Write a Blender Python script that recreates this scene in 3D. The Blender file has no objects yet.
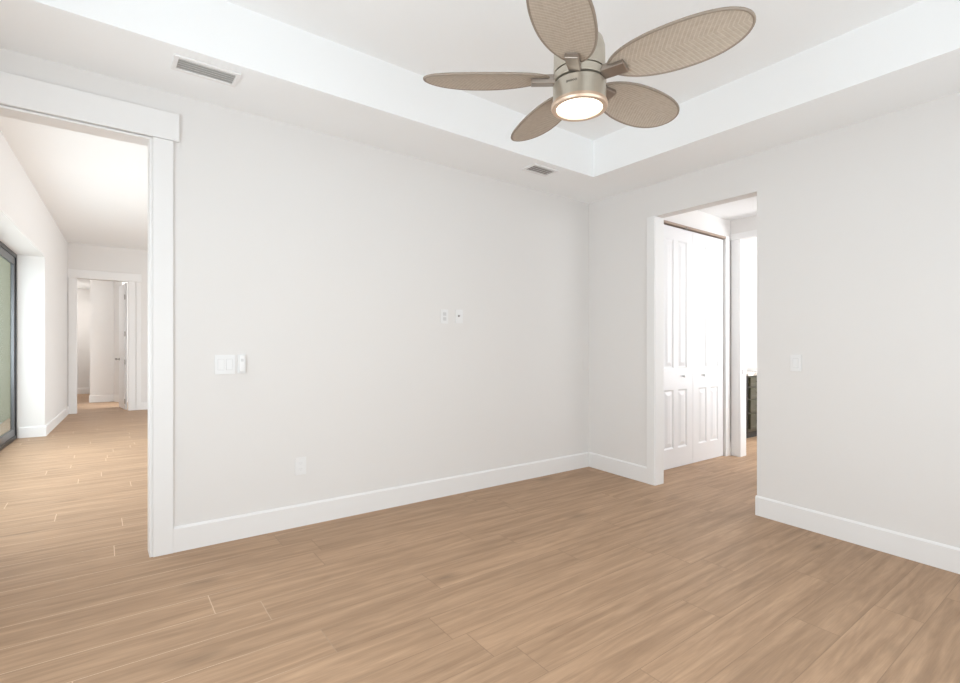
import bpy, bmesh, math, random
from mathutils import Vector, Matrix
C = bpy.context.scene.collection
S = bpy.context.scene
R = math.radians
random.seed(7)

# ------------------------------------------------------------------ camera
HC = 1.203
cam = bpy.data.cameras.new('camera')
cam.sensor_width = 36.0
cam.lens = 503.0 / 960.0 * 36.0
cam.shift_y = 9.5 / 960.0
cam.clip_start = 0.02
cam_o = bpy.data.objects.new('camera', cam)
cam_o.location = (0, 0, HC)
cam_o.rotation_euler = (R(90), 0, R(52.9 - 90))
C.objects.link(cam_o)
S.camera = cam_o

# ------------------------------------------------------------------ world, light, exposure
w = bpy.data.worlds.new('sky')
S.world = w
w.use_nodes = True
wb = w.node_tree.nodes['Background']
wb.inputs[0].default_value = (0.89, 0.955, 1.0, 1)
wb.inputs[1].default_value = 2.7
S.view_settings.view_transform = 'Standard'
S.view_settings.look = 'None'
S.view_settings.gamma = 1
S.view_settings.exposure = -0.11
S.view_settings.use_curve_mapping = False
S.cycles.max_bounces = 14
S.cycles.diffuse_bounces = 10
S.cycles.glossy_bounces = 5
S.cycles.sample_clamp_indirect = 4.0

def area(name, loc, aim, sx, sy, power, col=(1, 0.985, 0.96)):
    l = bpy.data.lights.new(name, 'AREA')
    l.shape = 'RECTANGLE'; l.size = sx; l.size_y = sy
    l.energy = power; l.color = col
    o = bpy.data.objects.new(name, l)
    o.location = loc
    o.rotation_euler = (Vector(aim)).to_track_quat('-Z', 'Z').to_euler()
    C.objects.link(o)
    return o
# daylight for the room windows and slider, plus added fills in the rooms beyond
area('daylight_room_near', (1.60, -1.10, 1.10), (0, 1, 0.22), 3.6, 2.0, 21, (0.895, 1.0, 1.045))
area('daylight_room_left', (-1.30, 1.15, 1.10), (1, 0, 0.22), 2.6, 2.0, 47, (0.895, 1.0, 1.055))
for yy in (5.15, 6.55, 7.90):
    area('daylight_hall_slider', (-1.02, yy, 1.25), (1, 0.34, 0.0), 1.28, 2.3, 38, (0.92, 1.0, 1.06))
area('fill_hall_right', (4.75, 7.9, 1.5), (-1, 0.1, 0.05), 5.0, 2.3, 185, (0.94, 1.0, 1.04))  # unseen light added to brighten the hall and its end wall
area('fill_far_room', (2.25, 13.45, 1.5), (-1, 0.1, 0), 1.5, 1.8, 90, (0.96, 1.0, 1.02))  # added fill for the room past the hall end, no window here
area('fill_far_room_back', (-0.75, 16.6, 2.85), (0, 0.2, -1), 0.5, 0.5, 22, (1.0, 0.98, 0.95))  # added to lift the dark farthest wall, no fixture here
area('fill_closet_hall', (5.1, -0.30, 2.15), (0.05, 1, 0.65), 1.3, 0.8, 35, (0.97, 1.0, 1.03))  # added fill for the closet hall ceiling and doors, no window behind it
area('fill_bathroom', (7.1, 1.42, 1.6), (0.3, 1, 0.1), 1.6, 1.8, 95, (0.96, 1.0, 1.04))  # strong fill added to whiten the bathroom wall, no window here

# ------------------------------------------------------------------ materials
def new_mat(name):
    m = bpy.data.materials.new(name); m.use_nodes = True
    nt = m.node_tree
    return m, nt, nt.nodes['Principled BSDF']

def mat(name, col, rough=0.5, metal=0.0, bump=0.0, bscale=200, var=0.0, spec=0.5, emit=None, es=0):
    m, nt, b = new_mat(name)
    N, L = nt.nodes, nt.links
    b.inputs['Base Color'].default_value = (*col, 1)
    b.inputs['Roughness'].default_value = rough
    b.inputs['Metallic'].default_value = metal
    b.inputs['Specular IOR Level'].default_value = spec
    tc = N.new('ShaderNodeTexCoord')
    no = N.new('ShaderNodeTexNoise'); no.inputs['Scale'].default_value = bscale
    no.inputs['Detail'].default_value = 3
    L.new(tc.outputs['Object'], no.inputs['Vector'])
    if var:
        mx = N.new('ShaderNodeMix'); mx.data_type = 'RGBA'
        mx.inputs['A'].default_value = (*[c * (1 - var) for c in col], 1)
        mx.inputs['B'].default_value = (*[min(1, c * (1 + var)) for c in col], 1)
        L.new(no.outputs['Fac'], mx.inputs['Factor'])
        L.new(mx.outputs['Result'], b.inputs['Base Color'])
    if bump:
        bp = N.new('ShaderNodeBump'); bp.inputs['Strength'].default_value = bump
        bp.inputs['Distance'].default_value = 0.002
        L.new(no.outputs['Fac'], bp.inputs['Height'])
        L.new(bp.outputs['Normal'], b.inputs['Normal'])
    if emit:
        b.inputs['Emission Color'].default_value = (*emit, 1)
        b.inputs['Emission Strength'].default_value = es
    return m

WALL = mat('warm_white_wall_paint', (0.745, 0.73, 0.716), 0.85, bump=0.08, bscale=260, spec=0.25)
CEIL = mat('flat_white_ceiling_paint', (0.88, 0.892, 0.898), 0.9, bump=0.05, bscale=180, spec=0.2)
TRIM = mat('semi_gloss_white_trim', (0.80, 0.795, 0.79), 0.4, spec=0.4, var=0.01, bscale=3)
DOORM = mat('white_door_paint', (0.80, 0.80, 0.81), 0.3, spec=0.5, var=0.01, bscale=3)
PLATE = mat('white_plastic', (0.78, 0.78, 0.78), 0.3, var=0.01, bscale=9)
PLATE2 = mat('soft_grey_plastic', (0.62, 0.62, 0.62), 0.4, var=0.02, bscale=9)
DARK = mat('dark_recess', (0.05, 0.045, 0.04), 0.8, var=0.1)
VENTL = mat('pale_vent_recess', (0.50, 0.49, 0.47), 0.8, var=0.05)
VENTB = mat('vent_recess', (0.36, 0.33, 0.315), 0.8, var=0.1)
NICKEL = mat('brushed_nickel', (0.53, 0.485, 0.41), 0.36, 0.8, var=0.05, bscale=40)
NICKELD = mat('dark_nickel', (0.34, 0.29, 0.25), 0.35, 0.8, var=0.05, bscale=40)
RINGM = mat('warm_nickel_ring', (0.66, 0.50, 0.38), 0.35, 0.6, var=0.04, bscale=40)
LENS = mat('lit_frosted_glass', (1, 0.95, 0.88), 0.4, emit=(1.0, 0.90, 0.76), es=5.0)
RIM = mat('woven_blade_rim', (0.27, 0.22, 0.175), 0.6, var=0.12, bscale=60)
BLACK = mat('black_aluminium', (0.022, 0.022, 0.024), 0.35, 0.4, var=0.05)
GREYF = mat('grey_aluminium', (0.12, 0.12, 0.125), 0.35, 0.4, var=0.05)
TRACK = mat('brown_track', (0.36, 0.27, 0.21), 0.5, var=0.08)  # brown base colour of the closet door track
KNOBM = mat('satin_nickel', (0.35, 0.33, 0.31), 0.3, 0.8, var=0.03)
CAB = mat('olive_grey_cabinet_paint', (0.062, 0.056, 0.032), 0.45, var=0.06, bscale=6)
CABD = mat('cabinet_pull_bronze', (0.03, 0.025, 0.02), 0.35, 0.6, var=0.05)
STUCCO = mat('khaki_stucco', (0.33, 0.315, 0.215), 0.9, bump=0.3, bscale=80, var=0.06)
PATIO = mat('grey_patio_paver', (0.42, 0.43, 0.42), 0.8, var=0.08, bscale=5)
LAWN = mat('lawn_green', (0.12, 0.2, 0.06), 0.9, var=0.2, bscale=20)

def marble():
    m, nt, b = new_mat('pale_veined_countertop')
    N, L = nt.nodes, nt.links
    tc = N.new('ShaderNodeTexCoord')
    no = N.new('ShaderNodeTexNoise'); no.inputs['Scale'].default_value = 14; no.inputs['Detail'].default_value = 6
    L.new(tc.outputs['Object'], no.inputs['Vector'])
    cr = N.new('ShaderNodeValToRGB')
    cr.color_ramp.elements[0].position = 0.38; cr.color_ramp.elements[0].color = (0.35, 0.31, 0.26, 1)
    cr.color_ramp.elements[1].position = 0.6; cr.color_ramp.elements[1].color = (0.85, 0.83, 0.78, 1)
    L.new(no.outputs['Fac'], cr.inputs['Fac']); L.new(cr.outputs['Color'], b.inputs['Base Color'])
    b.inputs['Roughness'].default_value = 0.2
    return m
MARBLE = marble()

def glass():
    m = bpy.data.materials.new('door_glass'); m.use_nodes = True
    nt = m.node_tree; N, L = nt.nodes, nt.links
    N.remove(N['Principled BSDF'])
    out = N['Material Output']
    tr = N.new('ShaderNodeBsdfTransparent'); tr.inputs[0].default_value = (0.9, 0.925, 0.915, 1)
    gl = N.new('ShaderNodeBsdfGlossy'); gl.inputs['Roughness'].default_value = 0.02
    fr = N.new('ShaderNodeFresnel'); fr.inputs[0].default_value = 1.10
    mx = N.new('ShaderNodeMixShader')
    mx.inputs[0].default_value = 0.12; L.new(tr.outputs[0], mx.inputs[1]); L.new(gl.outputs[0], mx.inputs[2])
    L.new(mx.outputs[0], out.inputs[0])
    return m
GLASS = glass()

def M(N, L, op, a, b=None, c=None):
    n = N.new('ShaderNodeMath'); n.operation = op
    for i, v in enumerate((a, b, c)):
        if v is None: continue
        if isinstance(v, (int, float)): n.inputs[i].default_value = v
        else: L.new(v, n.inputs[i])
    return n.outputs[0]

def mixc(N, L, f, a, b, mode='MIX'):
    n = N.new('ShaderNodeMix'); n.data_type = 'RGBA'; n.blend_type = mode
    for k, v in (('Factor', f), ('A', a), ('B', b)):
        if isinstance(v, (int, float)): n.inputs[k].default_value = v
        elif isinstance(v, tuple): n.inputs[k].default_value = (*v, 1)
        else: L.new(v, n.inputs[k])
    return n.outputs['Result']

def floor_material():
    m, nt, b = new_mat('light_oak_plank_floor')
    N, L = nt.nodes, nt.links
    tc = N.new('ShaderNodeTexCoord')
    sp = N.new('ShaderNodeSeparateXYZ'); L.new(tc.outputs['Object'], sp.inputs[0])
    x, y = sp.outputs[0], sp.outputs[1]
    PW, PL = 0.2, 1.52
    yr = M(N, L, 'DIVIDE', M(N, L, 'ADD', y, 10.0 - 0.045), PW)
    row = M(N, L, 'FLOOR', yr); fy = M(N, L, 'FRACT', yr)
    wn = N.new('ShaderNodeTexWhiteNoise'); wn.noise_dimensions = '1D'; L.new(row, wn.inputs['W'])
    xr = M(N, L, 'ADD', M(N, L, 'DIVIDE', x, PL), M(N, L, 'MULTIPLY', wn.outputs['Value'], 7.0))
    col = M(N, L, 'FLOOR', xr); fx = M(N, L, 'FRACT', xr)
    cb = N.new('ShaderNodeCombineXYZ'); L.new(row, cb.inputs[0]); L.new(col, cb.inputs[1])
    wn2 = N.new('ShaderNodeTexWhiteNoise'); wn2.noise_dimensions = '3D'; L.new(cb.outputs[0], wn2.inputs['Vector'])
    rnd = wn2.outputs['Value']
    # seams
    dy = M(N, L, 'MULTIPLY', M(N, L, 'MINIMUM', fy, M(N, L, 'SUBTRACT', 1.0, fy)), PW)
    dx = M(N, L, 'MULTIPLY', M(N, L, 'MINIMUM', fx, M(N, L, 'SUBTRACT', 1.0, fx)), PL)
    sy_ = M(N, L, 'LESS_THAN', dy, 0.0016); sx_ = M(N, L, 'LESS_THAN', dx, 0.0022)
    seam = M(N, L, 'MAXIMUM', sy_, sx_)
    # grain coordinates, shifted per plank
    gc = N.new('ShaderNodeCombineXYZ')
    L.new(M(N, L, 'ADD', M(N, L, 'MULTIPLY', x, 0.75), M(N, L, 'MULTIPLY', rnd, 37.0)), gc.inputs[0])
    L.new(M(N, L, 'ADD', M(N, L, 'MULTIPLY', y, 13.0), M(N, L, 'MULTIPLY', rnd, 91.0)), gc.inputs[1])
    n1 = N.new('ShaderNodeTexNoise'); n1.inputs['Scale'].default_value = 1.7; n1.inputs['Detail'].default_value = 5
    n1.inputs['Roughness'].default_value = 0.6; n1.inputs['Distortion'].default_value = 0.6
    L.new(gc.outputs[0], n1.inputs['Vector'])
    # cathedral grain lines
    gc3 = N.new('ShaderNodeCombineXYZ')
    L.new(M(N, L, 'ADD', M(N, L, 'MULTIPLY', x, 0.55), M(N, L, 'MULTIPLY', rnd, 13.0)), gc3.inputs[0])
    L.new(M(N, L, 'ADD', M(N, L, 'MULTIPLY', y, 4.0), M(N, L, 'MULTIPLY', rnd, 51.0)), gc3.inputs[1])
    n3 = N.new('ShaderNodeTexNoise'); n3.inputs['Scale'].default_value = 1.5; n3.inputs['Detail'].default_value = 2
    L.new(gc3.outputs[0], n3.inputs['Vector'])
    ringv = M(N, L, 'SINE', M(N, L, 'MULTIPLY', n3.outputs['Fac'], 80.0))
    # fine fibres
    gc2 = N.new('ShaderNodeCombineXYZ')
    L.new(M(N, L, 'MULTIPLY', x, 6.0), gc2.inputs[0]); L.new(M(N, L, 'MULTIPLY', y, 150.0), gc2.inputs[1])
    n2 = N.new('ShaderNodeTexNoise'); n2.inputs['Scale'].default_value = 1.5; n2.inputs['Detail'].default_value = 3
    L.new(gc2.outputs[0], n2.inputs['Vector'])
    # knots
    vo = N.new('ShaderNodeTexVoronoi'); vo.inputs['Scale'].default_value = 1.0
    gc4 = N.new('ShaderNodeCombineXYZ')
    L.new(M(N, L, 'ADD', M(N, L, 'MULTIPLY', x, 1.2), M(N, L, 'MULTIPLY', rnd, 17.0)), gc4.inputs[0])
    L.new(M(N, L, 'ADD', M(N, L, 'MULTIPLY', y, 3.6), M(N, L, 'MULTIPLY', rnd, 23.0)), gc4.inputs[1])
    L.new(gc4.outputs[0], vo.inputs['Vector'])
    kn = N.new('ShaderNodeMapRange'); kn.inputs['From Min'].default_value = 0.02; kn.inputs['From Max'].default_value = 0.17
    kn.inputs['To Min'].default_value = 1.0; kn.inputs['To Max'].default_value = 0.0
    L.new(vo.outputs['Distance'], kn.inputs['Value'])
    cr = N.new('ShaderNodeValToRGB')
    e = cr.color_ramp.elements
    e[0].position = 0.27; e[0].color = FA
    e[1].position = 0.73; e[1].color = FB
    L.new(n1.outputs['Fac'], cr.inputs['Fac'])
    base = cr.outputs['Color']
    tone = M(N, L, 'ADD', M(N, L, 'MULTIPLY', rnd, 0.09), 0.95)
    tone = M(N, L, 'ADD', tone, M(N, L, 'MULTIPLY', ringv, 0.032))
    tone = M(N, L, 'ADD', tone, M(N, L, 'MULTIPLY', M(N, L, 'SUBTRACT', n2.outputs['Fac'], 0.5), 0.34))
    tone = M(N, L, 'SUBTRACT', tone, M(N, L, 'MULTIPLY', kn.outputs[0], 0.30))
    tcv = N.new('ShaderNodeCombineColor')
    for i in range(3): L.new(tone, tcv.inputs[i])
    base = mixc(N, L, 1.0, base, tcv.outputs[0], 'MULTIPLY')
    # seams: pale grout towards the hall, fine dark joints in the room
    mr = N.new('ShaderNodeMapRange'); mr.inputs['From Min'].default_value = 0.35; mr.inputs['From Max'].default_value = 0.95
    L.new(x, mr.inputs['Value'])
    sc = mixc(N, L, mr.outputs[0], (0.80, 0.62, 0.45), (0.235, 0.15, 0.095))
    base = mixc(N, L, M(N, L, 'MULTIPLY', seam, 0.62), base, sc)
    L.new(base, b.inputs['Base Color'])
    L.new(M(N, L, 'ADD', 0.44, M(N, L, 'MULTIPLY', n2.outputs['Fac'], 0.16)), b.inputs['Roughness'])
    b.inputs['Specular IOR Level'].default_value = 0.35
    bp = N.new('ShaderNodeBump'); bp.inputs['Strength'].default_value = 0.25; bp.inputs['Distance'].default_value = 0.0015
    L.new(M(N, L, 'SUBTRACT', n2.outputs['Fac'], seam), bp.inputs['Height'])
    L.new(bp.outputs['Normal'], b.inputs['Normal'])
    return m
FA = (0.300, 0.190, 0.116, 1); FB = (0.495, 0.328, 0.208, 1)
FLOOR = floor_material()

def blade_material():
    m, nt, b = new_mat('woven_rattan_blade')
    N, L = nt.nodes, nt.links
    tc = N.new('ShaderNodeTexCoord')
    sp = N.new('ShaderNodeSeparateXYZ'); L.new(tc.outputs['Object'], sp.inputs[0])
    x, y = sp.outputs[0], sp.outputs[1]
    ay = M(N, L, 'ABSOLUTE', y)
    u = M(N, L, 'MULTIPLY', M(N, L, 'SUBTRACT', x, M(N, L, 'MULTIPLY', ay, 0.55)), 60.0)
    fu = M(N, L, 'FRACT', u)
    tri = M(N, L, 'ABSOLUTE', M(N, L, 'SUBTRACT', fu, 0.5))          # 0 .. 0.5
    line = N.new('ShaderNodeMapRange'); line.inputs['From Min'].default_value = 0.02; line.inputs['From Max'].default_value = 0.2
    line.inputs['To Min'].default_value = 1; line.inputs['To Max'].default_value = 0
    L.new(tri, line.inputs['Value'])
    v = M(N, L, 'ABSOLUTE', M(N, L, 'SUBTRACT', M(N, L, 'FRACT', M(N, L, 'MULTIPLY', ay, 95.0)), 0.5))
    no = N.new('ShaderNodeTexNoise'); no.inputs['Scale'].default_value = 55; no.inputs['Detail'].default_value = 4
    L.new(tc.outputs['Object'], no.inputs['Vector'])
    base = mixc(N, L, no.outputs['Fac'], (0.35, 0.285, 0.225), (0.52, 0.45, 0.375))
    base = mixc(N, L, M(N, L, 'MULTIPLY', line.outputs[0], 0.38), base, (0.70, 0.62, 0.52))
    base = mixc(N, L, M(N, L, 'MULTIPLY', v, 0.4), base, (0.34, 0.275, 0.215))
    L.new(base, b.inputs['Base Color'])
    b.inputs['Roughness'].default_value = 0.62
    bp = N.new('ShaderNodeBump'); bp.inputs['Strength'].default_value = 0.35; bp.inputs['Distance'].default_value = 0.002
    L.new(M(N, L, 'SUBTRACT', M(N, L, 'MULTIPLY', v, 0.6), line.outputs[0]), bp.inputs['Height'])
    L.new(bp.outputs['Normal'], b.inputs['Normal'])
    return m
WOVEN = blade_material()

# ------------------------------------------------------------------ mesh helpers
def link(name, bm, m, parent=None, smooth=False, bevel=0.0, segs=2):
    me = bpy.data.meshes.new(name)
    bmesh.ops.recalc_face_normals(bm, faces=bm.faces)
    bm.to_mesh(me); bm.free()
    if smooth:
        for p in me.polygons: p.use_smooth = True
    me.materials.append(m)
    o = bpy.data.objects.new(name, me)
    C.objects.link(o)
    if parent: o.parent = parent
    if bevel:
        md = o.modifiers.new('bevel', 'BEVEL'); md.width = bevel; md.segments = segs
        md.limit_method = 'ANGLE'; md.angle_limit = R(40)
    return o

def prism(bm, pts, z0, z1):
    """pts: ccw xy outline; z0/z1 numbers or functions of (x, y)."""
    f0 = z0 if callable(z0) else (lambda x, y: z0)
    f1 = z1 if callable(z1) else (lambda x, y: z1)
    lo = [bm.verts.new((x, y, f0(x, y))) for x, y in pts]
    hi = [bm.verts.new((x, y, f1(x, y))) for x, y in pts]
    bm.faces.new(lo[::-1]); bm.faces.new(hi)
    n = len(pts)
    for i in range(n):
        bm.faces.new((lo[i], lo[(i + 1) % n], hi[(i + 1) % n], hi[i]))
    return bm

def box(bm, x0, x1, y0, y1, z0, z1):
    return prism(bm, [(x0, y0), (x1, y0), (x1, y1), (x0, y1)], z0, z1)

def B(): return bmesh.new()

def lathe(bm, prof, seg=48, cx=0, cy=0):
    rings = []
    for r, z in prof:
        if r < 1e-6:
            rings.append([bm.verts.new((cx, cy, z))])
        else:
            rings.append([bm.verts.new((cx + r * math.cos(2 * math.pi * i / seg), cy + r * math.sin(2 * math.pi * i / seg), z)) for i in range(seg)])
    for a, b in zip(rings, rings[1:]):
        for i in range(seg):
            j = (i + 1) % seg
            if len(a) == 1 and len(b) == 1: continue
            if len(a) == 1: bm.faces.new((a[0], b[i], b[j]))
            elif len(b) == 1: bm.faces.new((a[i], b[0], a[j]))
            else: bm.faces.new((a[i], b[i], b[j], a[j]))
    return bm

def thing(name, label, cat, loc=(0, 0, 0), rot=(0, 0, 0), group=None, kind=None):
    o = bpy.data.objects.new(name, None)
    o.empty_display_size = 0.1
    C.objects.link(o); o.location = loc; o.rotation_euler = rot
    if label: o['label'] = label
    if cat: o['category'] = cat
    if group: o['group'] = group
    if kind: o['kind'] = kind
    return o

def struct(o, label=None, cat=None):
    o['kind'] = 'structure'
    if label: o['label'] = label
    if cat: o['category'] = cat
    return o

# ------------------------------------------------------------------ layout numbers
XL, XB = -0.87, 4.08           # left wall face, right wall face
YN, YA = -0.69, 3.51           # near wall face, far wall face
TH = 0.12
ZC, ZT = 2.743, 3.066          # soffit, tray
SL = 0.042                     # the floor falls away slightly towards the near side
def fz(x, y): return -SL * (YA - y) if y < YA else 0.0
ZB = -0.26                     # walls start under the floor
OA0, OA1, OAH = -0.78, 0.244, 2.450    # opening in the far wall
OB0, OB1, OBH = 1.822, 2.72, 2.445     # opening in the right wall
HZ = 3.27                      # hall ceiling
def hx(y): return -0.740 + (y - 6.49) * 0.043      # hall left wall face
YH = 12.4                      # hall end wall
XE = 5.95                      # end wall of the closet hall
YC = 2.96                      # closet front
XBE = 8.0                      # bathroom end wall

# ---- floor
bm = B()
xs = [-1.3, 8.2]
ys = [YN - 0.2, YA, 20.0]
g = [[bm.verts.new((x, y, fz(x, y))) for x in xs] for y in ys]
for j in range(2):
    bm.faces.new((g[j][0], g[j][1], g[j + 1][1], g[j + 1][0]))
r = bmesh.ops.extrude_face_region(bm, geom=bm.faces[:])
for v in [e for e in r['geom'] if isinstance(e, bmesh.types.BMVert)]: v.co.z -= 0.1
o = link('floor', bm, FLOOR)
struct(o, 'light oak plank floor running through the room and the hall', 'floor')

# ---- room ceiling with its raised tray
TX0, TX1, TY0, TY1 = XL + 0.59, 3.488, YN + 0.58, 2.948
bm = B()
def ring(x0, x1, y0, y1, z): return [bm.verts.new(p) for p in ((x0, y0, z), (x1, y0, z), (x1, y1, z), (x0, y1, z))]
a = ring(XL - TH, XB + TH, YN - TH, YA + TH, ZC); b_ = ring(TX0, TX1, TY0, TY1, ZC); c_ = ring(TX0, TX1, TY0, TY1, ZT)
d_ = ring(XL - TH, XB + TH, YN - TH, YA + TH, ZT + 0.25)
for i in range(4):
    j = (i + 1) % 4
    bm.faces.new((a[i], a[j], b_[j], b_[i])); bm.faces.new((b_[i], b_[j], c_[j], c_[i])); bm.faces.new((a[i], a[j], d_[j], d_[i]))
bm.faces.new(c_); bm.faces.new(d_)
struct(link('ceiling', bm, CEIL), 'white ceiling with a raised rectangular tray', 'ceiling')

# ---- far wall (with the opening to the hall)
bm = B()
box(bm, XL - TH, OA0, YA, YA + TH, ZB, ZC); box(bm, OA1, XB + TH, YA, YA + TH, ZB, ZC); box(bm, OA0, OA1, YA, YA + TH, OAH, ZC)
struct(link('wall_far', bm, WALL), 'long off-white wall between the hall opening and the corner', 'wall')
# ---- right wall
bm = B()
box(bm, XB, XB + TH, OB1, YA, ZB, ZC); box(bm, XB, XB + TH, YN - TH, OB0, ZB, ZC); box(bm, XB, XB + TH, OB0, OB1, OBH, ZC)
struct(link('wall_right', bm, WALL), 'off-white wall pierced by the doorway to the closet hall', 'wall')
# ---- left and near walls, with the windows behind the camera
def wall_with_window(name, horizontal, a0, a1, face, out, w0, w1, z0, z1):
    bm = B()
    def bx(p0, p1, q0, q1):
        lo, hi = sorted((face, out))
        if horizontal: box(bm, p0, p1, lo, hi, q0, q1)
        else: box(bm, lo, hi, p0, p1, q0, q1)
    bx(a0, w0, ZB, ZC); bx(w1, a1, ZB, ZC); bx(w0, w1, ZB, z0); bx(w0, w1, z1, ZC)
    return struct(link(name, bm, WALL))
wall_with_window('wall_near', True, XL - TH, XB + TH, YN, YN - TH, -0.15, 3.35, 0.32, 2.30)
wall_with_window('wall_left', False, YN - TH, YA, XL, XL - TH, -0.10, 2.40, 0.32, 2.30)
def window(name, horizontal, face, w0, w1, z0, z1, n):
    bm = B()
    def bx(p0, p1, q0, q1, d=0.03):
        if horizontal: box(bm, p0, p1, face - d, face + d, q0, q1)
        else: box(bm, face - d, face + d, p0, p1, q0, q1)
    t = 0.045
    bx(w0, w1, z0, z0 + t); bx(w0, w1, z1 - t, z1)
    for i in range(n + 1):
        c = w0 + (w1 - w0) * i / n
        c = min(max(c, w0 + t / 2), w1 - t / 2)
        bx(c - t / 2, c + t / 2, z0, z1, 0.028)
    return struct(link(name, bm, TRIM))
window('window_1', True, YN - 0.05, -0.15, 3.35, 0.32, 2.30, 3)
window('window_2', False, XL - 0.05, -0.10, 2.40, 0.32, 2.30, 2)

# ---- baseboards: chamfered top, the foot follows the floor
BH = 0.150
def baseboard(name, p0, p1, nrm, h=BH, t=0.016, label=None):
    """from p0 to p1 along a wall face; nrm points into the room"""
    bm = B()
    prof = [(0, 0), (t, 0), (t, h - 0.012), (t * 0.35, h), (0, h)]
    rows = []
    for (x, y) in (p0, p1):
        z = fz(x, y)
        rows.append([bm.verts.new((x + nrm[0] * d, y + nrm[1] * d, z + k - (0.004 if k == 0 else 0))) for d, k in prof])
    n = len(prof)
    for i in range(n):
        j = (i + 1) % n
        bm.faces.new((rows[0][i], rows[0][j], rows[1][j], rows[1][i]))
    bm.faces.new(rows[0][::-1]); bm.faces.new(rows[1])
    return struct(link(name, bm, TRIM), label, 'baseboard' if label else None)
CW = 0.106                     # casing width in the far wall
baseboard('baseboard_far', (OA1 + CW, YA), (XB, YA), (0, -1), label='white baseboard along the long far wall')
baseboard('baseboard_right_corner', (XB, OB1 + 0.08), (XB, YA - 0.016), (-1, 0), label='short white baseboard between the corner and the doorway')
baseboard('baseboard_right', (XB, YN), (XB, OB0 + 0.006), (-1, 0), label='white baseboard right of the doorway')
baseboard('baseboard_right_return', (XB + 0.001, OB0), (XB + TH, OB0), (0, 1), t=0.008)
baseboard('baseboard_left', (XL, YN), (XL, YA), (1, 0))
baseboard('baseboard_near', (XL, YN), (XB, YN), (0, 1))

# ---- casing of the hall opening
t1 = thing('trim_1', 'white flat casing and header around the opening to the hall', 'trim', (0, YA, 0), kind='structure')
def cased(parent, name, x0, x1, y0, y1, z0, z1, m=TRIM, bev=0.0025):
    bm = B(); box(bm, x0, x1, y0, y1, z0, z1)
    px, py, pz = parent.location if parent else (0, 0, 0)
    for v in bm.verts: v.co -= Vector((px, py, pz))
    return link(name, bm, m, parent, bevel=bev)
cased(t1, 'side_casing', OA1 + 0.004, OA1 + CW, YA - 0.020, YA, -0.002, OAH + 0.003)
cased(t1, 'side_casing', OA0 - 0.085, OA0 - 0.004, YA - 0.020, YA, -0.002, OAH + 0.003)
cased(t1, 'header_casing', OA0 - 0.088, OA1 + CW + 0.030, YA - 0.030, YA, OAH + 0.004, OAH + 0.165)
cased(t1, 'side_jamb', OA1 - 0.012, OA1 + 0.004, YA - 0.012, YA + TH + 0.012, -0.002, OAH - 0.006)
cased(t1, 'side_jamb', OA0 - 0.004, OA0 + 0.012, YA - 0.012, YA + TH + 0.012, -0.002, OAH - 0.006)
cased(t1, 'head_jamb', OA0, OA1, YA - 0.012, YA + TH + 0.002, OAH - 0.012, OAH)
cased(t1, 'hall_casing', OA1 + 0.004, OA1 + CW, YA + TH, YA + TH + 0.018, 0.0, OAH + 0.003)

# ---- casing of the doorway in the right wall (left jamb only)
zf = fz(0, 2.75)
t2 = thing('trim_2', 'white jamb casing at the left side of the closet hall doorway', 'trim', (XB, OB1, zf), kind='structure')
cased(t2, 'side_casing', XB - 0.018, XB, OB1 - 0.002, OB1 + 0.080, zf - 0.006, OBH)
cased(t2, 'side_jamb', XB - 0.010, XB + TH + 0.004, OB1 - 0.008, OB1 + 0.002, zf - 0.006, OBH - 0.002)

# ------------------------------------------------------------------ the hall
bm = B()
prism(bm, [(-1.5, YA + TH), (5.0, YA + TH), (5.0, YH + 0.12), (-1.5, YH + 0.12)], HZ, HZ + 0.1)
struct(link('ceiling.001', bm, CEIL), 'white ceiling of the hall beyond the opening', 'ceiling')
SY0, SY1, SZ = 4.35, 9.38, 2.53            # sliding door recess
bm = B()
def hseg(y0, y1, z0, z1, th=0.34):
    prism(bm, [(hx(y0) - th, y0), (hx(y0), y0), (hx(y1), y1), (hx(y1) - th, y1)][::1], z0, z1)
hseg(YA + TH, SY0, ZB, HZ); hseg(SY1, YH + 0.12, ZB, HZ); hseg(SY0, SY1, SZ, HZ)
struct(link('wall_hall_left', bm, WALL), 'off-white hall wall holding the recessed sliding door', 'wall')
bm = B(); box(bm, 4.9, 5.05, YA + TH, 5.5, ZB, HZ); box(bm, 4.9, 5.05, 10.5, YH + 0.12, ZB, HZ); box(bm, 4.9, 5.05, 5.5, 10.5, ZB, 0.3); box(bm, 4.9, 5.05, 5.5, 10.5, 2.7, HZ)
struct(link('wall_hall_right', bm, WALL))
# upper wall over the far wall, up to the higher hall ceiling
bm = B(); box(bm, XB + TH, 5.05, YA + TH - 0.02, YA + TH + 0.08, ZB, HZ); box(bm, -1.5, XL - TH, YA + TH - 0.02, YA + TH + 0.08, ZB, HZ)
struct(link('wall_hall_near', bm, WALL))
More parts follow.
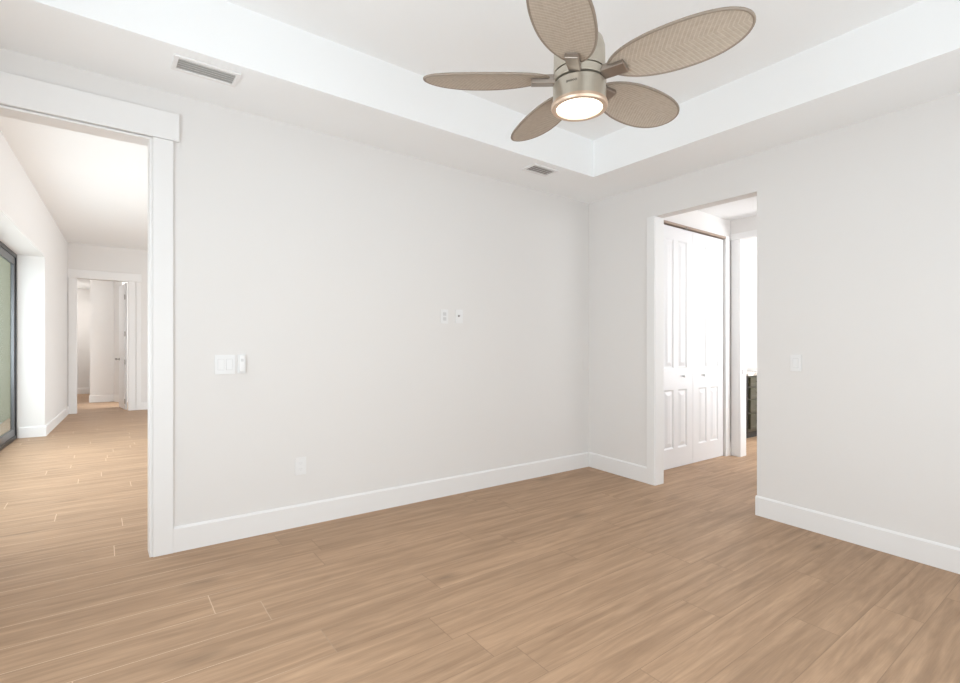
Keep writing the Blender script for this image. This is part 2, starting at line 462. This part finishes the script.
# hall end wall with doorway
DX0, DX1, DZ = -0.36, 0.470, 2.605
bm = B(); box(bm, -1.1, DX0, YH, YH + 0.12, ZB, HZ); box(bm, DX1, 5.0, YH, YH + 0.12, ZB, HZ); box(bm, DX0, DX1, YH, YH + 0.12, DZ, HZ)
struct(link('wall_hall_end', bm, WALL), 'off-white wall at the far end of the hall', 'wall')
t3 = thing('trim_3', 'white casing and header around the doorway at the end of the hall', 'trim', (0, YH, 0), kind='structure')
cased(t3, 'side_casing', DX0 - 0.115, DX0, YH - 0.022, YH, 0, DZ + 0.003)
cased(t3, 'side_casing', DX1, DX1 + 0.115, YH - 0.022, YH, 0, DZ + 0.003)
cased(t3, 'header_casing', DX0 - 0.135, DX1 + 0.215, YH - 0.030, YH, DZ + 0.004, DZ + 0.165)
cased(t3, 'side_jamb', DX0 - 0.004, DX0 + 0.012, YH - 0.010, YH + 0.13, 0, DZ)
cased(t3, 'side_jamb', DX1 - 0.012, DX1 + 0.004, YH - 0.010, YH + 0.13, 0, DZ)
cased(t3, 'second_casing', DX1 + 0.125, DX1 + 0.205, YH - 0.018, YH, 0, DZ + 0.003)
baseboard('baseboard_hall_end', (DX1 + 0.206, YH), (4.9, YH), (0, -1), label='white baseboard at the end of the hall')
# hall left baseboard with returns
def hall_board(name, ya, yb, label):
    bm = B()
    rows = []
    for y in (ya, yb):
        x = hx(y)
        rows.append([bm.verts.new((x + d, y, k)) for d, k in ((0, 0), (0.016, 0), (0.016, BH - 0.01), (0.006, BH), (0, BH))])
    for i in range(5):
        j = (i + 1) % 5
        bm.faces.new((rows[0][i], rows[0][j], rows[1][j], rows[1][i]))
    bm.faces.new(rows[0]); bm.faces.new(rows[1][::-1])
    struct(link(name, bm, TRIM), label, 'baseboard')
hall_board('baseboard_hall_left', SY1 - 0.012, YH - 0.022, 'white baseboard on the hall wall past the sliding door')
baseboard('baseboard_hall_recess', (hx(SY1) - 0.27, SY1), (hx(SY1) + 0.016, SY1), (0, -1), label='white baseboard on the reveal beside the sliding door')

# sliding glass door: door_1
th = math.atan(0.043)
sd = thing('door_1', 'black framed sliding glass door in the left hall wall', 'door', (hx(SY1) - 0.29, SY1, 0), (0, 0, -th), kind='structure')
LW = SY1 - SY0
bm = B()
box(bm, -0.06, 0.0, -LW, -0.002, 0, 0.05); box(bm, -0.06, 0.0, -LW, -0.002, SZ - 0.055, SZ - 0.002)
box(bm, -0.06, 0.0, -0.07, -0.002, 0.05, SZ - 0.055); box(bm, -0.06, 0.0, -LW, -LW + 0.07, 0.05, SZ - 0.055)
link('door_frame', bm, BLACK, sd, bevel=0.002)
bm = B()
for y0, y1 in ((-1.66, -0.07), (-3.22, -1.60), (-LW + 0.07, -3.16)):
    xo = -0.03 if y0 > -3 and y0 < -1.7 else -0.012
    for (p, q, r_, s) in ((y0, y1, 0.05, 0.15), (y0, y1, SZ - 0.15, SZ - 0.055), (y0, y0 + 0.07, 0.15, SZ - 0.15), (y1 - 0.07, y1, 0.15, SZ - 0.15)):
        box(bm, xo - 0.03, xo, p, q, r_, s)
link('sash', bm, GREYF, sd, bevel=0.002)
bm = B(); box(bm, -0.034, -0.028, -LW + 0.07, -0.07, 0.1, SZ - 0.1)
link('glass_pane', bm, GLASS, sd)

# patio outside
bm = B(); box(bm, -9, -1.30, 2, 22, -0.16, -0.06)
struct(link('ground', bm, PATIO), 'grey patio paving outside the sliding door', 'paving')
bm = B(); box(bm, -3.2, -1.22, 12.2, 12.5, -0.06, 3.4)
struct(link('wall_patio', bm, STUCCO), 'khaki outside wall seen through the sliding door', 'wall')

# room beyond the hall
bm = B(); box(bm, -1.2, -0.18, 18.0, 18.12, ZB, 2.95); box(bm, -0.18, -0.06, 14.95, 18.0, ZB, 2.95)
box(bm, -0.18, 0.27, 14.83, 14.95, ZB, 2.95)
prism(bm, [(0.27, 14.83), (0.42, 14.40), (0.54, 14.44), (0.39, 14.95)], ZB, 2.95)
box(bm, 0.42, 2.4, 14.40, 14.52, ZB, 2.95)
box(bm, -1.3, -1.2, YH + 0.12, 18.12, ZB, 2.95)
struct(link('wall_far_room', bm, WALL), 'pale walls of the room seen through the hall end doorway', 'wall')
bm = B(); box(bm, -1.3, 2.4, YH + 0.12, 18.2, 2.95, 3.05)
struct(link('ceiling.002', bm, CEIL))
bm = B(); box(bm, 2.4, 2.5, YH + 0.12, 14.5, ZB, 2.95)
struct(link('wall_far_room_side', bm, WALL))
baseboard('baseboard_far_room', (-0.196, 14.83), (0.275, 14.83), (0, -1), h=0.17, label='white baseboard of the middle wall beyond the hall doorway')
baseboard('baseboard_far_room.001', (-1.2, 18.0), (-0.18, 18.0), (0, -1), h=0.17, label='white baseboard of the farthest wall beyond the hall doorway')
bm = B(); prism(bm, [(0.262, 14.822), (0.412, 14.392), (0.425, 14.40), (0.275, 14.83)], 0, 0.17)
struct(link('baseboard_far_room.002', bm, TRIM))

# door_2: panel door standing open, hinged at the right jamb
LWD = 0.80
d2 = thing('door_2', 'white panel door standing open at the end of the hall', 'door', (DX1 - 0.020, YH + 0.115, 0.0), (0, 0, R(96.0)), kind='structure')
bm = B(); box(bm, 0.0, LWD, 0.0, 0.035, 0.01, DZ - 0.02)
link('door_leaf', bm, DOORM, d2, bevel=0.002)
for z0, z1 in ((0.15, 0.95), (1.10, DZ - 0.18)):
    bm = B(); box(bm, 0.13, LWD - 0.13, 0.033, 0.041, z0, z1)
    link('raised_panel', bm, DOORM, d2, bevel=0.006)
hb = B(); lathe(hb, [(0, -0.05), (0.008, -0.05), (0.008, 0.05), (0, 0.05)], 12)
h0 = link('hinge', hb, KNOBM, d2, smooth=False); h0.location = (-0.008, 0.042, 0.18)
h0['label'] = 'satin nickel hinge'
for z in (0.98, 1.55, 2.30):
    h = h0.copy(); C.objects.link(h); h.parent = d2; h.location = (-0.008, 0.042, z)
kb = B()
lathe(kb, [(0, 0), (0.028, 0), (0.028, 0.008), (0.010, 0.012), (0.010, 0.045), (0.024, 0.05), (0.027, 0.062), (0.018, 0.075), (0, 0.078)], 20)
k = link('door_knob', kb, KNOBM, d2, smooth=True); k.rotation_euler = (R(-90), 0, 0); k.location = (LWD - 0.07, 0.035, 1.03)
k['label'] = 'satin nickel knob'

# ------------------------------------------------------------------ closet hall behind the right wall
bm = B()
box(bm, XB + TH, XBE + 0.1, YN - TH, 4.1, ZC, ZC + 0.1)
struct(link('ceiling.003', bm, CEIL), 'white ceiling of the closet hall and bathroom', 'ceiling')
CX0, CX1, CZ = 4.50, 5.815, 2.535
bm = B()
box(bm, XB + TH, CX0, YC, YC + 0.11, ZB, ZC); box(bm, CX1, XE + 0.12, YC, YC + 0.11, ZB, ZC); box(bm, CX0, CX1, YC, YC + 0.11, CZ, ZC)
struct(link('wall_closet', bm, WALL), 'off-white wall around the folding closet doors', 'wall')
bm = B(); box(bm, XB + TH, XE, YC + 0.62, YC + 0.7, ZB, ZC)
struct(link('wall_closet_back', bm, WALL))
EO0, EO1, EOZ = 1.95, 2.85, 2.50
bm = B()
box(bm, XE, XE + 0.12, EO1, YC, ZB, ZC); box(bm, XE, XE + 0.12, YC+0.11, 4.0, ZB, ZC); box(bm, XE, XE + 0.12, YN - TH, EO0, ZB, ZC); box(bm, XE, XE + 0.12, EO0, EO1, EOZ, ZC)
struct(link('wall_closet_hall_end', bm, WALL), 'off-white end wall with the bathroom doorway', 'wall')
bm = B(); box(bm, XB + TH, XE, YN - TH, YN - 0.02, ZB, ZC)
struct(link('wall_closet_hall_near', bm, WALL))
ze = fz(0, 2.9)
t4 = thing('trim_4', 'white casing of the bathroom doorway past the closet', 'trim', (XE, EO1, ze), kind='structure')
cased(t4, 'side_casing', XE - 0.020, XE, EO1, EO1 + 0.092, ze - 0.004, EOZ + 0.004)
cased(t4, 'side_casing', XE - 0.020, XE, EO0 - 0.118, EO0, -0.08, EOZ + 0.004)
cased(t4, 'header_casing', XE - 0.028, XE, EO0 - 0.13, EO1 + 0.10, EOZ + 0.005, EOZ + 0.075)
cased(t4, 'side_jamb', XE - 0.010, XE + 0.13, EO1 - 0.014, EO1, ze - 0.006, EOZ)
cased(t4, 'strike_plate', XE + 0.03, XE + 0.06, EO1 - 0.0155, EO1 - 0.0138, 0.93, 0.99, KNOBM, 0)
t5 = thing('trim_5', 'narrow white trim right of the folding closet doors', 'trim', (CX1, YC, ze), kind='structure')
cased(t5, 'side_casing', CX1, XE - 0.042, YC - 0.018, YC, ze, CZ + 0.012)
cased(t5, 'plinth', XE - 0.042, XE - 0.021, YC - 0.018, YC, ze, ze + 0.16)
# bifold closet doors
LFW = (CX1 - 0.008 - CX0) / 2
d3 = thing('door_3', 'white folding closet doors with tall raised panels', 'door', (CX0, YC + 0.012, ze + 0.008), kind='structure')
DH = CZ - 0.035 - (ze + 0.008)
def frustum(bm, x0, x1, z0, z1, y, d, inset):
    """raised panel standing out towards -y with sloped sides and a groove round it"""
    a = [(x0, y, z0), (x1, y, z0), (x1, y, z1), (x0, y, z1)]
    g_ = inset * 0.45
    b2 = [(x0 + g_, y + d, z0 + g_), (x1 - g_, y + d, z0 + g_), (x1 - g_, y + d, z1 - g_), (x0 + g_, y + d, z1 - g_)]
    k_ = inset
    c2 = [(x0 + k_, y - 0.001, z0 + k_), (x1 - k_, y - 0.001, z0 + k_), (x1 - k_, y - 0.001, z1 - k_), (x0 + k_, y - 0.001, z1 - k_)]
    A = [bm.verts.new(p) for p in a]; Bv = [bm.verts.new(p) for p in b2]; Cv = [bm.verts.new(p) for p in c2]
    for i in range(4):
        j = (i + 1) % 4
        bm.faces.new((A[i], A[j], Bv[j], Bv[i])); bm.faces.new((Bv[i], Bv[j], Cv[j], Cv[i]))
    bm.faces.new(Cv)
    return A
def leaf(x0):
    W_ = LFW - 0.003
    bm = B()
    cols = [(0.113, 0.283), (W_ - 0.285, W_ - 0.115)]
    rows_ = [(0.200, 0.815), (1.040, DH - 0.130)]
    xsn = [0] + [v for c in cols for v in c] + [W_]
    zsn = [0] + [v for c in rows_ for v in c] + [DH]
    T = 0.033
    grid = {}
    for i, x in enumerate(xsn):
        for j, z in enumerate(zsn): grid[i, j] = bm.verts.new((x, 0, z))
    for i in range(5):
        for j in range(5):
            if i in (1, 3) and j in (1, 3):
                x_0, x_1, z_0, z_1 = xsn[i], xsn[i + 1], zsn[j], zsn[j + 1]
                def rg(ins, dep): return [bm.verts.new((x_0 + ins, dep, z_0 + ins)), bm.verts.new((x_1 - ins, dep, z_0 + ins)), bm.verts.new((x_1 - ins, dep, z_1 - ins)), bm.verts.new((x_0 + ins, dep, z_1 - ins))]
                A = [grid[i, j], grid[i + 1, j], grid[i + 1, j + 1], grid[i, j + 1]]
                b1 = rg(0.014, 0.011); b2 = rg(0.022, 0.011); b3 = rg(0.060, 0.001)
                for P, Q in ((A, b1), (b1, b2), (b2, b3)):
                    for q in range(4):
                        bm.faces.new((P[q], P[(q + 1) % 4], Q[(q + 1) % 4], Q[q]))
                bm.faces.new(b3)
            else:
                bm.faces.new((grid[i, j], grid[i + 1, j], grid[i + 1, j + 1], grid[i, j + 1]))
    bk = [bm.verts.new((x, T, z)) for x, z in ((0, 0), (W_, 0), (W_, DH), (0, DH))]
    bm.faces.new(bk[::-1])
    bot = [grid[i, 0] for i in range(6)]; top = [grid[i, 5] for i in range(6)]
    lef = [grid[0, j] for j in range(6)]; rig = [grid[5, j] for j in range(6)]
    bm.faces.new(bot + [bk[1], bk[0]]); bm.faces.new(top[::-1] + [bk[3], bk[2]])
    bm.faces.new(lef[::-1] + [bk[0], bk[3]]); bm.faces.new(rig + [bk[2], bk[1]])
    o = link('door_leaf', bm, DOORM, d3); o.location = (x0, 0, 0)
    return o, W_
kb = B()
lathe(kb, [(0, 0), (0.008, 0), (0.008, 0.012), (0.016, 0.018), (0.018, 0.026), (0.012, 0.033), (0, 0.035)], 20)
for i in range(2):
    lf, W_ = leaf(0.003 + i * (LFW + 0.001))
    kx = W_ - 0.20 if i == 0 else 0.198
    if i == 0:
        kn0 = link('door_knob', kb, DOORM, lf, smooth=True); kk = kn0
    else:
        kk = kn0.copy(); C.objects.link(kk); kk.parent = lf
    kk.rotation_euler = (R(90), 0, 0); kk.location = (kx, 0, 0.955)
    kk['label'] = 'small white round knob'
bm = B(); box(bm, 0.0, CX1 - CX0, -0.030, 0.02, DH + 0.012, DH + 0.032)
link('track', bm, TRACK, d3)['label'] = 'brown metal track'
bm = B(); box(bm, LFW * 0.72, LFW * 0.72 + 0.05, -0.036, 0.01, DH + 0.004, DH + 0.022)
link('track_bracket', bm, NICKELD, d3, bevel=0.002)

# bathroom
bm = B()
box(bm, XBE, XBE + 0.1, 1.2, 4.0, ZB, ZC); box(bm, XE + 0.12, XBE, 3.90, 4.0, ZB, ZC); box(bm, XE + 0.12, XBE, 1.2, 1.3, ZB, ZC)
struct(link('wall_bathroom', bm, WALL), 'bright white bathroom walls above the vanity', 'wall')

vx0, vx1, vy0, vy1 = 7.03, XBE - 0.005, 3.26, 3.895
van = thing('vanity_cabinet', 'olive grey vanity cabinet with a pale stone top in the bathroom', 'cabinet', (vx0, vy0, 0))
bz = fz(0, 3.3)
H_ = 0.865
bm = B(); box(bm, 0.0, vx1 - vx0, 0.02, vy1 - vy0, 0.09, H_)
link('body', bm, CAB, van, bevel=0.002)
bm = B(); box(bm, 0.03, vx1 - vx0, 0.07, vy1 - vy0, bz - 0.005, 0.09)
link('toe_kick', bm, DARK, van)
bm = B(); box(bm, -0.02, vx1 - vx0, -0.015, vy1 - vy0, H_, H_ + 0.035)
link('countertop', bm, MARBLE, van, bevel=0.003)['label'] = 'pale veined stone top'
bm = B(); box(bm, -0.004, 0.05, 0.012, 0.022, 0.09, H_)
link('stile', bm, CABD, van)['label'] = 'dark bronze end stile'
for (x0, x1, rows_) in ((0.07, 0.52, ((0.13, 0.34), (0.36, 0.53), (0.55, 0.70), (0.72, 0.84))), (0.56, 1.02, ((0.13, 0.84),))):
    for z0, z1 in rows_:
        bm = B()
        box(bm, x0, x1, 0.0, 0.02, z0, z1)
        fm = 0.035
        dr = link('drawer' if len(rows_) > 1 else 'cabinet_door', bm, CAB, van, bevel=0.002)
        bm = B()
        for p in ((x0, x1, z0, z0 + fm), (x0, x1, z1 - fm, z1), (x0, x0 + fm, z0 + fm, z1 - fm), (x1 - fm, x1, z0 + fm, z1 - fm)):
            box(bm, p[0], p[1], -0.010, 0.0, p[2], p[3])
        link('shaker_frame', bm, CAB, dr, bevel=0.002)
        bm = B(); box(bm, (x0 + x1) / 2 - 0.06, (x0 + x1) / 2 + 0.06, -0.035, -0.02, (z0 + z1) / 2 - 0.006, (z0 + z1) / 2 + 0.006)
        box(bm, (x0 + x1) / 2 - 0.055, (x0 + x1) / 2 - 0.045, -0.022, 0.0, (z0 + z1) / 2 - 0.005, (z0 + z1) / 2 + 0.005)
        box(bm, (x0 + x1) / 2 + 0.045, (x0 + x1) / 2 + 0.055, -0.022, 0.0, (z0 + z1) / 2 - 0.005, (z0 + z1) / 2 + 0.005)
        link('pull', bm, CABD, dr, bevel=0.002)

# ------------------------------------------------------------------ ceiling fan
FX, FY = 1.628, 1.452
fan = thing('ceiling_fan', 'nickel ceiling fan with five woven palm-leaf blades and a lit round lamp', 'ceiling fan', (FX, FY, ZT))
Z = lambda dz: HC + dz - ZT
bm = B()
lathe(bm, [(0, 0), (0.07, 0), (0.072, -0.02), (0.06, -0.05), (0.03, -0.062), (0, -0.062)])
link('canopy', bm, NICKEL, fan, smooth=False, bevel=0.002)
bm = B(); lathe(bm, [(0, -0.05), (0.014, -0.05), (0.014, Z(1.33)), (0, Z(1.33))], 20)
link('downrod', bm, NICKEL, fan, smooth=False)
bm = B()
lathe(bm, [(0, Z(1.345)), (0.03, Z(1.343)), (0.075, Z(1.333)), (0.098, Z(1.312)), (0.107, Z(1.28)), (0.109, Z(1.180)), (0.0, Z(1.180))], 64)
link('motor_housing', bm, NICKEL, fan, smooth=False, bevel=0.001)
bm = B()
lathe(bm, [(0, Z(1.178)), (0.104, Z(1.178)), (0.104, Z(1.172)), (0.112, Z(1.170)), (0.112, Z(1.140)), (0.100, Z(1.138)), (0, Z(1.138))], 64)
link('hub', bm, NICKEL, fan, bevel=0.001)
bm = B()
lathe(bm, [(0, Z(1.140)), (0.096, Z(1.140)), (0.096, Z(1.130)), (0, Z(1.130))], 64)
link('shadow_gap', bm, DARK, fan)
bm = B()
lathe(bm, [(0, Z(1.132)), (0.108, Z(1.132)), (0.111, Z(1.128)), (0.111, Z(1.050)), (0.109, Z(1.047)), (0, Z(1.047))], 64)
lh = link('lamp_housing', bm, NICKEL, fan)
bm = B()
lathe(bm, [(0.109, Z(1.050)), (0.117, Z(1.049)), (0.119, Z(1.036)), (0.115, Z(1.028)), (0.097, Z(1.028)), (0.094, Z(1.038)), (0.109, Z(1.050))], 64)
link('lamp_ring', bm, RINGM, fan)['label'] = 'warm metal ring'
bm = B()
lathe(bm, [(0, Z(1.024)), (0.05, Z(1.0255)), (0.080, Z(1.029)), (0.0965, Z(1.034)), (0.0965, Z(1.044)), (0, Z(1.044))], 64)
link('lamp_lens', bm, LENS, fan, smooth=False)['label'] = 'glowing frosted lens'
for a_ in (150, 262, 25):
    ang = R(a_ - 37)
    bm = B(); lathe(bm, [(0, -0.004), (0.005, -0.002), (0.005, 0.004), (0, 0.004)], 12)
    s = link('screw', bm, RINGM, fan); s.location = (0.109 * math.cos(ang), 0.109 * math.sin(ang), Z(1.030))
# small illegible dark maker's lettering on the lamp housing
bm = B()
marks = [(0, 1.0), (1, 0.5), (1.9, 0.55), (2.8, 0.5), (3.7, 0.55), (4.6, 1.0)]
for k_, hgt in marks:
    ang = R(-37.1 - 127 + k_ * 4.3)
    rr = 0.1114
    c = Vector((rr * math.cos(ang), rr * math.sin(ang), Z(1.100)))
    tg = Vector((-math.sin(ang), math.cos(ang), 0)); up = Vector((0, 0, 1)); nn = Vector((math.cos(ang), math.sin(ang), 0))
    hh = 0.006 * (0.6 + hgt * 0.5)
    for q0, q1, r0, r1 in ((-0.003, -0.0018, 0, 1), (0.0014, 0.0026, 0, 1), (-0.003, 0.0026, 0.42, 0.6)):
        vs = [bm.verts.new(c + tg * q + up * (hh * (r_ - 0.5) * 1.6) + nn * d) for d in (-0.0012, 0.0004) for q, r_ in ((q0, r0), (q1, r0), (q1, r1), (q0, r1))]
        for f in ((0, 1, 2, 3), (4, 5, 6, 7), (0, 1, 5, 4), (1, 2, 6, 5), (2, 3, 7, 6), (3, 0, 4, 7)):
            bm.faces.new([vs[i] for i in f])
link('lettering', bm, DARK, lh)['label'] = 'tiny dark lettering'

R0, R1, WB = 0.128, 0.660, 0.113
def blade_w(s):
    q = s ** 1.12
    return WB * max(0.0, 1 - abs(2 * q - 1) ** 2.25) ** 0.5
def blade_outline(n=36, k=1.0):
    pts = []
    for i in range(n + 1):
        s = 0.5 - 0.5 * math.cos(math.pi * i / n)
        pts.append((R0 + (R1 - R0) * s, blade_w(s)))
    up = [(x, y) for x, y in pts]; dn = [(x, -y) for x, y in pts[::-1][1:-1]]
    return up + dn
def cup(y): return -0.10 * (y * y) / WB        # the blade droops a little to its edges
bm = B()
ns, nt_ = 36, 8
for side in (0, 1):
    zz = -0.004 + side * 0.008
    rws = []
    for i in range(ns + 1):
        s = 0.5 - 0.5 * math.cos(math.pi * i / ns)
        x = R0 + (R1 - R0) * s; ww = max(blade_w(s), 0.0008)
        rws.append([bm.verts.new((x, ww * (2 * j / nt_ - 1), zz + cup(ww * (2 * j / nt_ - 1)))) for j in range(nt_ + 1)])
    for i in range(ns):
        for j in range(nt_):
            f = (rws[i][j], rws[i + 1][j], rws[i + 1][j + 1], rws[i][j + 1])
            bm.faces.new(f if side else f[::-1])
blade_me = None
def tube(bm, path, r, seg=8, closed=True):
    n = len(path); rings = []
    for i in range(n):
        p = Vector(path[i]); t = (Vector(path[(i + 1) % n]) - Vector(path[i - 1])).normalized()
        a = t.cross(Vector((0, 0, 1))).normalized(); b2 = a.cross(t)
        rings.append([bm.verts.new(p + a * r * math.cos(2 * math.pi * q / seg) + b2 * r * math.sin(2 * math.pi * q / seg)) for q in range(seg)])
    for i in range(n):
        A, D = rings[i], rings[(i + 1) % n]
        for q in range(seg):
            bm.faces.new((A[q], A[(q + 1) % seg], D[(q + 1) % seg], D[q]))
blade0 = link('blade', bm, WOVEN, fan, smooth=False)
bm = B()
tube(bm, [(x, y, cup(y)) for x, y in blade_outline()], 0.0058)
rim0 = link('blade_rim', bm, RIM, blade0, smooth=True)
rim0['label'] = 'darker bound edge'
# blade bracket: flat arm gripping the blade root from below
bm = B()
prism(bm, [(0.100, -0.026), (0.203, -0.029), (0.206, 0.029), (0.100, 0.026)], -0.026, -0.007)
prism(bm, [(0.098, -0.020), (0.200, -0.022), (0.200, 0.022), (0.098, 0.020)], -0.008, 0.012)
br0 = link('blade_bracket', bm, NICKELD, fan, bevel=0.003)
br0['label'] = 'dark nickel blade arm'
PITCH = R(-13)
for i in range(5):
    ang = R(-36.5 - 37.1 + 72 * i)
    if i == 0: bl, rm, br = blade0, rim0, br0
    else:
        bl = blade0.copy(); C.objects.link(bl); bl.parent = fan
        rm = rim0.copy(); C.objects.link(rm); rm.parent = bl
        br = br0.copy(); C.objects.link(br); br.parent = fan
    for o in (bl, br):
        o.rotation_euler = (Matrix.Rotation(ang, 3, 'Z') @ Matrix.Rotation(PITCH, 3, 'X')).to_euler()
        o.location = (0, 0, Z(1.160))
# the fan's lamp
pl = bpy.data.lights.new('fan_lamp', 'AREA'); pl.shape = 'DISK'; pl.size = 0.2; pl.energy = 5; pl.color = (1, 0.85, 0.68)
po = bpy.data.objects.new('fan_lamp', pl); po.location = (FX, FY, HC + 1.015); C.objects.link(po)

# ------------------------------------------------------------------ ceiling vents
def vent(cx, cy, lx, ly, label, ns=5, inner=0.022, back=None):
    v = thing('ceiling_vent', label, 'vent', (cx, cy, ZC), group='air vents in the ceiling border')
    bm = B(); box(bm, -lx / 2, lx / 2, -ly / 2, ly / 2, -0.003, -0.0005)
    link('backing', bm, back or VENTB, v)
    bm = B(); e = inner
    box(bm, -lx / 2 - e, lx / 2 + e, -ly / 2 - e, -ly / 2, -0.010, 0.0); box(bm, -lx / 2 - e, lx / 2 + e, ly / 2, ly / 2 + e, -0.010, 0.0)
    box(bm, -lx / 2 - e, -lx / 2, -ly / 2, ly / 2, -0.010, 0.0); box(bm, lx / 2, lx / 2 + e, -ly / 2, ly / 2, -0.010, 0.0)
    link('frame', bm, TRIM, v, bevel=0.002)
    for i in range(ns):
        y = -ly / 2 + ly * (i + 0.5) / ns
        bm = B()
        h = ly / ns * 0.30
        vs = [bm.verts.new(p) for p in ((-lx / 2, y - h, -0.010), (lx / 2, y - h, -0.010), (lx / 2, y + h, -0.003), (-lx / 2, y + h, -0.003),
                                       (-lx / 2, y - h, -0.0085), (lx / 2, y - h, -0.0085), (lx / 2, y + h, -0.0015), (-lx / 2, y + h, -0.0015))]
        for f in ((0, 1, 2, 3), (4, 5, 6, 7), (0, 1, 5, 4), (1, 2, 6, 5), (2, 3, 7, 6), (3, 0, 4, 7)): bm.faces.new([vs[i_] for i_ in f])
        link('slat', bm, TRIM, v)
    return v
vent(0.468, 3.110, 0.275, 0.118, 'long white slatted vent in the ceiling border above the hall opening', back=VENTL)
vent(2.985, 3.100, 0.235, 0.120, 'small grey slatted vent in the ceiling border near the corner', 4)

# ------------------------------------------------------------------ wall plates
def on_far(px, py):
    """point of the far wall for a reading of the photograph taken while surveying the room"""
    t = (px - 480) / 503
    D = YA / (0.7976 - 0.6032 * t)
    return D * (0.6032 + 0.7976 * t), HC + (351 - py) * D / 503
def plate(name, label, cat, x, z, w_, h_, loc_y=YA, rz=0, t=0.006, group=None, m=PLATE):
    p = thing(name, label, cat, (x, loc_y, z), (0, 0, rz), group)
    bm = B(); box(bm, -w_ / 2, w_ / 2, -t, 0, -h_ / 2, h_ / 2)
    link('cover_plate', bm, m, p, bevel=0.002)
    return p
def part(p, name, x0, x1, z0, z1, y0, y1, m=PLATE, bev=0.001, label=None):
    bm = B(); box(bm, x0, x1, y0, y1, z0, z1)
    o = link(name, bm, m, p, bevel=bev)
    if label: o['label'] = label
    return o
def rocker(p, cx):
    part(p, 'rocker_frame', cx - 0.0185, cx + 0.0185, -0.035, 0.035, -0.0068, -0.005, PLATE2)
    bm = B()
    vs = [bm.verts.new(q) for q in ((cx - 0.0165, -0.006, -0.033), (cx + 0.0165, -0.006, -0.033), (cx + 0.0165, -0.006, 0.033), (cx - 0.0165, -0.006, 0.033),
                                   (cx - 0.0165, -0.0125, -0.033), (cx + 0.0165, -0.0125, -0.033), (cx + 0.0165, -0.0075, 0.033), (cx - 0.0165, -0.0075, 0.033))]
    for f in ((0, 1, 2, 3), (4, 5, 6, 7), (0, 1, 5, 4), (1, 2, 6, 5), (2, 3, 7, 6), (3, 0, 4, 7)): bm.faces.new([vs[i_] for i_ in f])
    link('rocker', bm, PLATE, p, bevel=0.001)
x, z = on_far(225, 364.5)
p = plate('light_switch', 'white double rocker light switch on the far wall beside the hall opening', 'light switch', x, z, 0.118, 0.122)
rocker(p, -0.024); rocker(p, 0.024)
x, z = on_far(241.5, 364)
p = plate('fan_control', 'slim white remote control cradle right beside the double light switch', 'remote control', x, z, 0.046, 0.120, t=0.012)
part(p, 'handset', -0.017, 0.017, -0.050, 0.056, -0.024, -0.012, PLATE, 0.004)
part(p, 'button', -0.008, 0.008, 0.016, 0.034, -0.0255, -0.024, PLATE2, 0.0005)
x, z = on_far(300.5, 466)
p = plate('wall_outlet', 'white double electrical outlet low on the far wall', 'outlet', x, z, 0.076, 0.120)
for dz in (0.020, -0.020):
    r_ = part(p, 'receptacle', -0.016, 0.016, dz - 0.014, dz + 0.014, -0.0085, -0.006, PLATE, 0.002)
    bm = B(); box(bm, -0.008, -0.005, -0.0095, -0.0085, dz - 0.002, dz + 0.007); box(bm, 0.005, 0.008, -0.0095, -0.0085, dz - 0.002, dz + 0.006)
    box(bm, -0.002, 0.002, -0.0095, -0.0085, dz - 0.010, dz - 0.006)
    link('slots', bm, PLATE2, r_)
x, z = on_far(444.2, 316.5)
p = plate('wall_outlet', 'left of the two small white plates high in the middle of the far wall', 'outlet', x, z, 0.072, 0.116)
for dz in (0.020, -0.020):
    r_ = part(p, 'receptacle', -0.016, 0.016, dz - 0.014, dz + 0.014, -0.0085, -0.006, PLATE2, 0.002)
x, z = on_far(459, 316.5)
p = plate('cable_plate', 'right of the two small white plates high in the middle of the far wall', 'cable plate', x, z, 0.072, 0.116)
bm = B(); lathe(bm, [(0, 0), (0.009, 0), (0.009, 0.006), (0.005, 0.008), (0.005, 0.016), (0, 0.016)], 16)
o = link('coax_socket', bm, KNOBM, p); o.rotation_euler = (R(90), 0, 0); o.location = (-0.008, -0.006, 0.004)
x, z = on_far(589.5, 364)
plate('blank_plate', 'faint wall-coloured cover plate close to the room corner', 'cover plate', XB - 0.055, z, 0.07, 0.115, t=0.004, m=WALL)
# switch on the right wall
t_ = (796 - 480) / 503
rat = (0.7976 - 0.6032 * t_) / (0.6032 + 0.7976 * t_)
D_ = XB * 0.6032 + XB * rat * 0.7976
p = thing('light_switch', 'single white rocker switch on the wall right of the doorway', 'light switch', (XB, XB * rat, HC + (351 - 363) * D_ / 503), (0, 0, R(-90)))
bm = B(); box(bm, -0.037, 0.037, -0.006, 0, -0.061, 0.061)
link('cover_plate', bm, PLATE, p, bevel=0.002)
rocker(p, 0)
